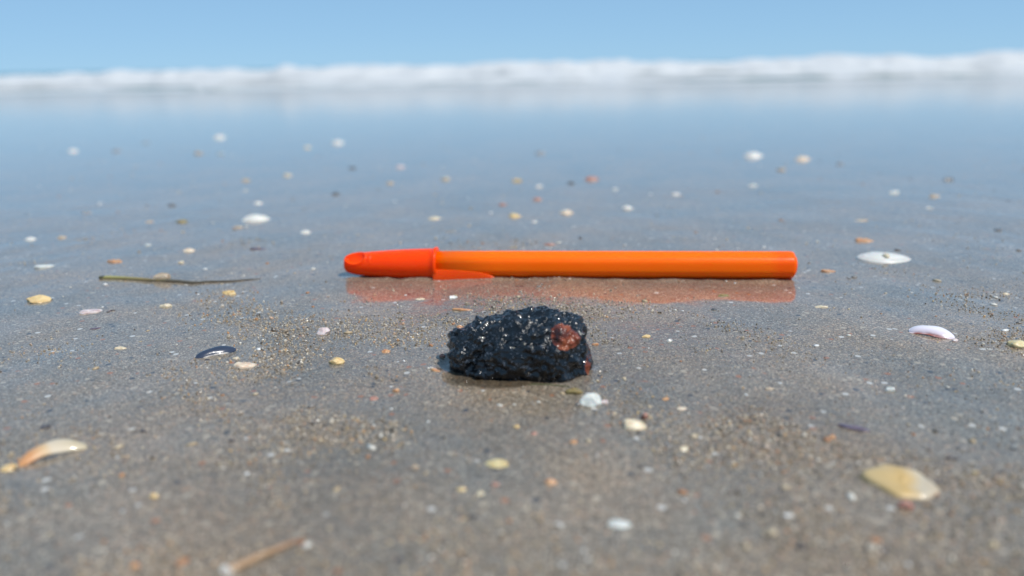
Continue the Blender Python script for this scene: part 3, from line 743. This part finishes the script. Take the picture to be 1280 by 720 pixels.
# --- a few shells with shapes of their own
def arch(name, px, py, L_, bend, wid, thick, rise, turn, m, tilt=0.0, inner=None):
    """a curved strip of shell: long way along x, bowed up, with an inner face"""
    c = at(px, py); K, J = 40, 12; v = []
    for s in (1, -1):
        for i in range(K + 1):
            a = -1 + 2 * i / K
            wloc = wid * (1 - abs(a) ** 2.6) ** .5 * (1 + .1 * math.sin(a * 5)) + wid * .04
            for j in range(J + 1):
                b = -1 + 2 * j / J
                x = L_ / 2 * a; y = wloc / 2 * b + bend * (1 - a * a)
                z = rise * (1 - a * a) * .55 + rise * (1 - b * b) * .55 * (1 - a ** 4)
                z += s * thick / 2 * (1 - .7 * abs(b) ** 6)
                z += .02 * rise * math.sin(b * 16)
                v.append((x, y, z))
    n1 = (K + 1) * (J + 1); f = [tuple(q) for q in grid_faces(K + 1, J + 1)]; f += [tuple(int(q) + n1 for q in r[::-1]) for r in grid_faces(K + 1, J + 1)]
    idx = lambda i, j: i * (J + 1) + j
    for i in range(K):
        f.append((idx(i, 0), idx(i + 1, 0), idx(i + 1, 0) + n1, idx(i, 0) + n1)); f.append((idx(i + 1, J), idx(i, J), idx(i, J) + n1, idx(i + 1, J) + n1))
    for j in range(J):
        f.append((idx(0, j + 1), idx(0, j), idx(0, j) + n1, idx(0, j + 1) + n1)); f.append((idx(K, j), idx(K, j + 1), idx(K, j + 1) + n1, idx(K, j) + n1))
    me = bpy.data.meshes.new(name); me.from_pydata(v, [], [tuple(int(q) for q in r) for r in f]); me.update()
    o = link_obj(name, me, m); o.location = (c.x, c.y, gz(c.x, c.y)); o.rotation_euler = (tilt, 0, turn)
    return o
def grad_mat(name, stops, axis='X', lo=-1, hi=1, rough=.42, scale=60):
    m, n, L, b = mat(name); tc = N(n, 'ShaderNodeTexCoord'); sp = N(n, 'ShaderNodeSeparateXYZ'); L.new(tc.outputs['Object'], sp.inputs[0])
    mr = N(n, 'ShaderNodeMapRange'); mr.inputs['From Min'].default_value = lo; mr.inputs['From Max'].default_value = hi; L.new(sp.outputs[axis], mr.inputs['Value'])
    nz = N(n, 'ShaderNodeTexNoise', Scale=scale * 8.0, Detail=4.0); L.new(tc.outputs['Object'], nz.inputs['Vector'])
    ma = N(n, 'ShaderNodeMath', operation='MULTIPLY_ADD'); ma.inputs[1].default_value = .3; L.new(nz.outputs['Fac'], ma.inputs[0]); 
    sb = N(n, 'ShaderNodeMath', operation='SUBTRACT'); sb.inputs[1].default_value = .15; L.new(mr.outputs[0], sb.inputs[0]); L.new(sb.outputs[0], ma.inputs[2])
    r = ramp(n, stops); L.new(ma.outputs[0], r.inputs[0]); L.new(r.outputs[0], b.inputs['Base Color'])
    b.inputs['Roughness'].default_value = rough; b.inputs['Coat Weight'].default_value = .4; b.inputs['Coat Roughness'].default_value = .1
    bp = N(n, 'ShaderNodeBump', Distance=.0002, Strength=.4); L.new(nz.outputs['Fac'], bp.inputs['Height']); L.new(bp.outputs[0], b.inputs['Normal'])
    return m
orange_m = grad_mat('orange_shell', [(0, (.52, .24, .09)), (.30, (.54, .37, .20)), (.5, (.54, .45, .33)), (1, (.46, .38, .25))], 'X', -.0035, .004, .5)
o = arch('seashell', 67, 570, .0108, .0018, .0036, .0005, .0011, .62, orange_m, tilt=.25)
tag(o, 'arched shell fading from orange to cream, in the left foreground', 'seashell', grp[B])
mus_m = grad_mat('mussel_shell', [(0, (.62, .55, .44)), (.14, (.46, .42, .38)), (.20, (.035, .045, .075)), (1, (.022, .028, .05))], 'Y', -.0015, .0012, .25)
o = arch('mussel_fragment', 270, 442, .0098, .0003, .0030, .0005, .0011, .62, mus_m, tilt=.35)
tag(o, 'blue black mussel shell piece with a pale broken edge, left of the lump', 'shell fragment', grp[S])
lil_m = grad_mat('lilac_shell', [(0, (.30, .10, .07)), (.16, (.62, .52, .56)), (.5, (.74, .68, .74)), (1, (.78, .74, .78))], 'Y', -.0018, .0014, .28)
o = arch('shell_fragment', 1164, 419, .0104, .0004, .0046, .0005, .0014, -.62, lil_m, tilt=.22)
tag(o, 'lilac white curved shell fragment with a rusty edge, right of the lump', 'shell fragment', grp[S])
# large flat white shell with a low beak, lying in the film at right
c = at(1101, 323); D = depth_of(c); u = D / FPX; rnd = random.Random(3)
big = link_obj('seashell', make_valve(66 * u, 50 * u, 6 * u, rnd, ribs=0), shell_mat('white'))
big.location = (c.x, c.y, gz(c.x, c.y) - .0001); tag(big, 'large flat white shell with a small yellowish beak, right of the pen', 'seashell', grp[B])
bk = link_obj('beak', make_pebble(8 * u, 14 * u, 5 * u, rnd), shell_mat('cream'), big); bk.location = (1 * u, -9 * u, 3.6 * u)
# large yellow stone at lower right
c = at(1128, 602); u = depth_of(c) / FPX; rnd = random.Random(12)
st = link_obj('seashell', make_valve(100 * u, 92 * u, 15 * u, rnd, kind='frag'), grad_mat('yellow_shell', [(0, (.42, .32, .16)), (.55, (.52, .34, .12)), (.75, (.50, .42, .30)), (1, (.42, .33, .22))], 'X', -.006, .006))
st.location = (c.x, c.y, gz(c.x, c.y) - .0002); st.rotation_euler = (0, 0, -.3); tag(st, 'broad yellow and cream broken shell in the lower right foreground', 'seashell', grp[B])
c = at(1133, 630); u = depth_of(c) / FPX
rp = link_obj('pebble', make_pebble(20 * u, 14 * u, 8 * u, random.Random(4)), shell_mat('red')); rp.location = (c.x, c.y, gz(c.x, c.y)); tag(rp, 'dark reddish pebble against the front of the broad yellow shell', 'pebble', grp[P_])
# rusty corner of the cream fragment
c = at(806, 524); u = depth_of(c) / FPX
rc = link_obj('pebble', make_pebble(10 * u, 8 * u, 6 * u, random.Random(9)), shell_mat('red')); rc.location = (c.x, c.y, gz(c.x, c.y) + .0003); tag(rc, 'rusty grain resting on the corner of the cream yellow fragment', 'pebble', grp[P_])

# ------------------------------------------------------------------ twigs
def tube(name, pts, m, parent=None, n=10):
    bm = bmesh.new(); rings = []
    for i, (p, r) in enumerate(pts):
        a = Vector(pts[max(0, i - 1)][0]); b = Vector(pts[min(len(pts) - 1, i + 1)][0]); t = (b - a).normalized()
        s = t.cross(Vector((0, 0, 1))).normalized(); uu = s.cross(t)
        rings.append([bm.verts.new(Vector(p) + (s * math.cos(2 * math.pi * k / n) + uu * math.sin(2 * math.pi * k / n)) * r) for k in range(n)])
    for i in range(len(rings) - 1):
        for k in range(n): bm.faces.new((rings[i][k], rings[i][(k + 1) % n], rings[i + 1][(k + 1) % n], rings[i + 1][k]))
    bm.faces.new(rings[0][::-1]); bm.faces.new(rings[-1]); bmesh.ops.recalc_face_normals(bm, faces=bm.faces)
    me = bpy.data.meshes.new(name); bm.to_mesh(me); bm.free()
    return link_obj(name, me, m, parent)
def path(px_pts, rads, wob, seed, steps=60):
    out = []; xs = [p[0] for p in px_pts]; rnd = random.Random(seed)
    for i in range(steps + 1):
        t = i / steps; q = t * (len(px_pts) - 1); k = min(int(q), len(px_pts) - 2); f_ = q - k
        px = px_pts[k][0] * (1 - f_) + px_pts[k + 1][0] * f_; py = px_pts[k][1] * (1 - f_) + px_pts[k + 1][1] * f_
        r = float(np.interp(t, [a for a, _ in rads], [b for _, b in rads])) * (1 + .12 * noise.noise(Vector((t * 30, seed, 0))))
        c = at(px, py); out.append(((c.x, c.y + wob * noise.noise(Vector((t * 6, seed, 3))), gz(c.x, c.y) + r * .7), r))
    return out
tw = bpy.data.objects.new('twig', None); COL.objects.link(tw); tw.empty_display_size = .01
c0 = at(210, 351); tw.location = (c0.x, c0.y, gz(c0.x, c0.y))
tag(tw, 'thin greenish brown twig with a bud lying left of the pen', 'twig')
tw_m = grad_mat('twig_bark', [(0, (.02, .018, .012)), (.02, (.05, .045, .02)), (.05, (.33, .30, .10)), (.30, (.24, .18, .07)), (.48, (.11, .09, .055)), (1, (.07, .06, .05))], 'X', -.026, .033, .4)
pts = path([(125, 349.5), (160, 350), (205, 352), (240, 353.5), (270, 352.5), (300, 350.5), (325, 348)], [(0, .00060), (.3, .00058), (.45, .00055), (.55, .00042), (.8, .00033), (1, .00014)], .0008, 2)
pts = [((p[0] - tw.location.x, p[1] - tw.location.y, p[2] - tw.location.z), r) for p, r in pts]
tube('stem', pts, tw_m, tw)
bud = link_obj('bud', make_pebble(.0068, .0024, .0022, random.Random(8)), shell_mat('tan'), tw)
bp_ = at(203, 351); bud.location = (bp_.x - tw.location.x, bp_.y - tw.location.y - .0002, .0003); bud.rotation_euler = (0, -.2, .1)

t2 = bpy.data.objects.new('twig', None); COL.objects.link(t2); t2.empty_display_size = .01
c0 = at(325, 697); t2.location = (c0.x, c0.y, gz(c0.x, c0.y)); tag(t2, 'blurred tan brown twig with a white broken end, at the bottom edge left of centre', 'twig')
t2_m = grad_mat('dry_twig', [(0, (.42, .26, .15)), (.5, (.33, .20, .10)), (1, (.20, .10, .07))], 'X', -.006, .007, .5)
pts = path([(284, 717), (300, 709), (325, 697), (350, 686), (378, 675)], [(0, .0006), (.4, .00058), (.8, .00045), (1, .0002)], .0004, 7, 30)
pts = [((p[0] - t2.location.x, p[1] - t2.location.y, p[2] - t2.location.z), r) for p, r in pts]
tube('stem', pts, t2_m, t2)
we_ = link_obj('broken_end', make_pebble(.0019, .0015, .0011, random.Random(5)), shell_mat('white'), t2); e_ = at(284, 716)
we_.location = (e_.x - t2.location.x, e_.y - t2.location.y, .0001)
# green thread along the front rim of the pool
gt_ = tube('seaweed_thread', path([(640, 483), (670, 484), (700, 485), (712, 487)], [(0, .00008), (.5, .00013), (1, .00009)], .0003, 4, 24), grad_mat('weed', [(0, (.07, .08, .03)), (1, (.10, .10, .03))], 'X'))
tag(gt_, 'thin dark green thread of weed at the front rim of the pool', 'seaweed')

# bits of crushed shell too small to pick apart
rnd = random.Random(77); bm = bmesh.new()
tv, tf = [], []
ico = bmesh.new(); bmesh.ops.create_icosphere(ico, subdivisions=1, radius=1)
iv = np.array([v_.co[:] for v_ in ico.verts]); iff = np.array([[v_.index for v_ in f_.verts] for f_ in ico.faces]); ico.free(); bm.free()
bits = []; ci = []
for i in range(1400):
    yy = .07 + .9 * rnd.random() ** 1.7; xx = (rnd.random() - .5) * 2 * (.08 + .8 * yy)
    if pool_d(xx, yy) < 1.05: continue
    r = .00035 + .0007 * rnd.random() ** 3
    s = np.array([r * rnd.uniform(.8, 1.6), r * rnd.uniform(.6, 1.1), r * rnd.uniform(.25, .5)])
    th = rnd.uniform(0, 6.28); p = iv * (1 + .25 * (np.random.rand(len(iv), 1) - .5)) * s
    q = np.stack([p[:, 0] * math.cos(th) - p[:, 1] * math.sin(th), p[:, 0] * math.sin(th) + p[:, 1] * math.cos(th), p[:, 2]], -1) + np.array([xx, yy, gz(xx, yy) + s[2] * .3])
    tf.append(iff + len(tv) * len(iv)); tv.append(q); ci += [rnd.random()] * len(iff)
gritme = pydata('shell_grit', np.concatenate(tv), np.concatenate(tf))
ga = gritme.attributes.new('tone', 'FLOAT', 'FACE'); ga.data.foreach_set('value', np.array(ci, dtype=np.float32))
m, n, L, b = mat('grit'); fa = N(n, 'ShaderNodeAttribute', attribute_name='tone')
r = ramp(n, [(0, (.45, .36, .24)), (.22, (.62, .58, .5)), (.36, (.35, .17, .08)), (.5, (.20, .18, .16)), (.66, (.40, .30, .18)), (.78, (.07, .06, .06)), (.88, (.7, .68, .64))], 'CONSTANT')
L.new(fa.outputs['Fac'], r.inputs[0]); L.new(r.outputs[0], b.inputs['Base Color']); b.inputs['Roughness'].default_value = .45; b.inputs['Coat Weight'].default_value = .15
grit = link_obj('shell_grit', gritme, m); tag(grit, 'crushed bits of shell and stone sprinkled over the wet sand', 'shell grit', kind='stuff')
